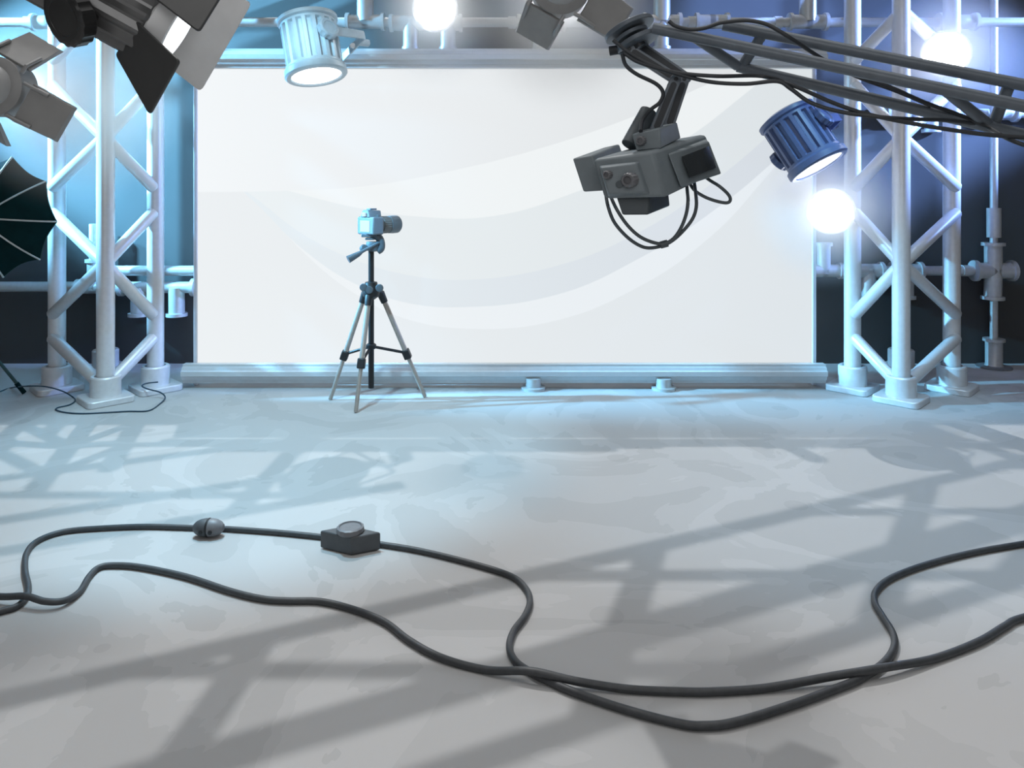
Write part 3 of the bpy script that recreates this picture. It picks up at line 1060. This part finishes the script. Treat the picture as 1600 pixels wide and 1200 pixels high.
def overhead(px, py, ang, label, off, spacing, n0, n1, x0_, x1_, a0, da):
    c = G(px, py)
    u = V((math.cos(math.radians(ang)), math.sin(math.radians(ang)), 0))
    w = V((-u.y, u.x, 0))
    sh = V((-SUN.x * ZT, -SUN.y * ZT, ZT))
    rt = thing('overhead_truss', label, 'truss', c + sh, 'overhead trusses')
    for o_ in (off, 0, -off):
        zz = V((0, 0, .25 if o_ == 0 else 0))
        MB().tube([c + sh + zz + w * o_ + u * x0_, c + sh + zz + w * o_ + u * x1_], .05, 14).build('rail', STEEL, rt)
    for k in range(n0, n1):
        sa = math.radians(a0 - da * k)
        st_ = V((math.cos(sa), math.sin(sa), 0))
        b0 = c + sh + u * (k * spacing)
        l1 = off / st_.dot(w)
        MB().tube([b0 - st_ * l1, b0 + st_ * l1], .065, 14).build('cross_member', STEEL, rt)
        h0 = b0 + u * spacing * .5
        hx = V((1, 0, 0))
        l2 = off / abs(hx.dot(w))
        MB().tube([h0 - hx * l2, h0 + hx * l2], .042, 14).build('diagonal_member', STEEL, rt)
    return rt


overhead(980, 965, 24, 'silver lattice truss over the front of the floor', .42, 1.5, -2, 4, -4.2, 5.3, 70, 15)
overhead(430, 735, 24, 'silver lattice truss over the back of the floor', .5, 1.7, -2, 1, -4.2, .62, 88, 14)


# ------------------------------------------------------------------ lights
def aim(o, p0, p1):
    o.location = p0
    o.rotation_euler = (V(p1) - V(p0)).to_track_quat('-Z', 'Y').to_euler()


def spot(name, p0, p1, col, power, deg, blend=.6, size=.1):
    l = bpy.data.lights.new(name, 'SPOT')
    l.color = col
    l.energy = power
    l.spot_size = math.radians(deg)
    l.spot_blend = blend
    l.shadow_soft_size = size
    o = bpy.data.objects.new(name, l)
    COL.objects.link(o)
    aim(o, p0, p1)
    return o


def area(name, p0, p1, col, power, sx, sy, spread=180):
    l = bpy.data.lights.new(name, 'AREA')
    l.shape = 'RECTANGLE'
    l.size, l.size_y = sx, sy
    l.color = col
    l.energy = power
    l.spread = math.radians(spread)
    o = bpy.data.objects.new(name, l)
    COL.objects.link(o)
    aim(o, p0, p1)
    return o


s = bpy.data.lights.new('high_key_light', 'SUN')
s.energy = 1.3
s.angle = .012
so = bpy.data.objects.new('high_key_light', s)
COL.objects.link(so)
so.rotation_euler = SUN.to_track_quat('-Z', 'Y').to_euler()
area('overhead_fill', (0, 2.6, 6.5), (0, 2.6, 0), (1, .99, .98), 100, 9, 6, 110)  # unseen area light added to fill the floor from above
area('front_fill', (0, -3.5, 3.5), (0, 4, 1.2), (1, 1, 1), 85, 4, 3, 180)  # unseen fill added behind the viewpoint to lift the front faces
# coloured washes on the wall
spot('cyan_wall_wash', (-7.0, 5.1, 3.7), (-2.5, WALL, 2.0), (.20, .62, 1), 11000, 44, .5)
spot('cyan_low_wash', (-7.2, 5.8, 3.4), (-3.0, WALL, 2.0), (.20, .62, 1), 8500, 34, .7)
spot('cyan_top_wash', (-1.6, 3.4, 6.5), (-2.2, WALL, 3.0), (.22, .62, 1), 4500, 22, .6)
spot('blue_wall_wash', (7.6, 4.9, 3.7), (2.1, WALL, 2.15), (.22, .40, 1), 6000, 33, .45)
spot('blue_low_wash', (7.6, 5.8, 3.4), (2.7, WALL, 2.05), (.22, .40, 1), 5500, 30, .6)
spot('blue_top_wash', (1.9, 3.4, 6.5), (2.3, WALL, 3.1), (.22, .40, 1), 3500, 20, .6)
# pools on the floor
spot('cyan_floor_pool', (-1.6, 3.9, 3.4), G(400, 700), (.40, .77, 1), 460, 66, .5)
spot('added_cyan_can_spot', (-1.9, 3.0, 3.3), P(490, 75, 5.4), (.45, .8, 1), 420, 12, .8)  # unseen spot added just to brighten the pale can
spot('blue_floor_pool', (2.3, 4.3, 3.4), G(1280, 690), (.34, .70, 1), 170, 76, .5)
spot('tripod_key', (-1.9, 3.2, 3.3), P(578, 352, 5.5), (.25, .66, 1), 800, 8, .8)

w = bpy.data.worlds.new('dim_studio')
SC.world = w
w.use_nodes = True
w.node_tree.nodes['Background'].inputs['Color'].default_value = (.9, .95, 1, 1)
w.node_tree.nodes['Background'].inputs['Strength'].default_value = .06

# ------------------------------------------------------------------ camera
cd = bpy.data.cameras.new('viewpoint')
cd.sensor_width = 36
cd.lens = F / 1600 * 36
cd.shift_y = -(600 - YH) / 1600
cd.clip_start = .05
co = bpy.data.objects.new('viewpoint', cd)
COL.objects.link(co)
co.location = (0, 0, H)
co.rotation_euler = (math.radians(90), 0, 0)
SC.camera = co
vs = SC.view_settings
vs.view_transform = 'Standard'
vs.look = 'None'
vs.gamma = 1
vs.exposure = 0
vs.use_curve_mapping = False
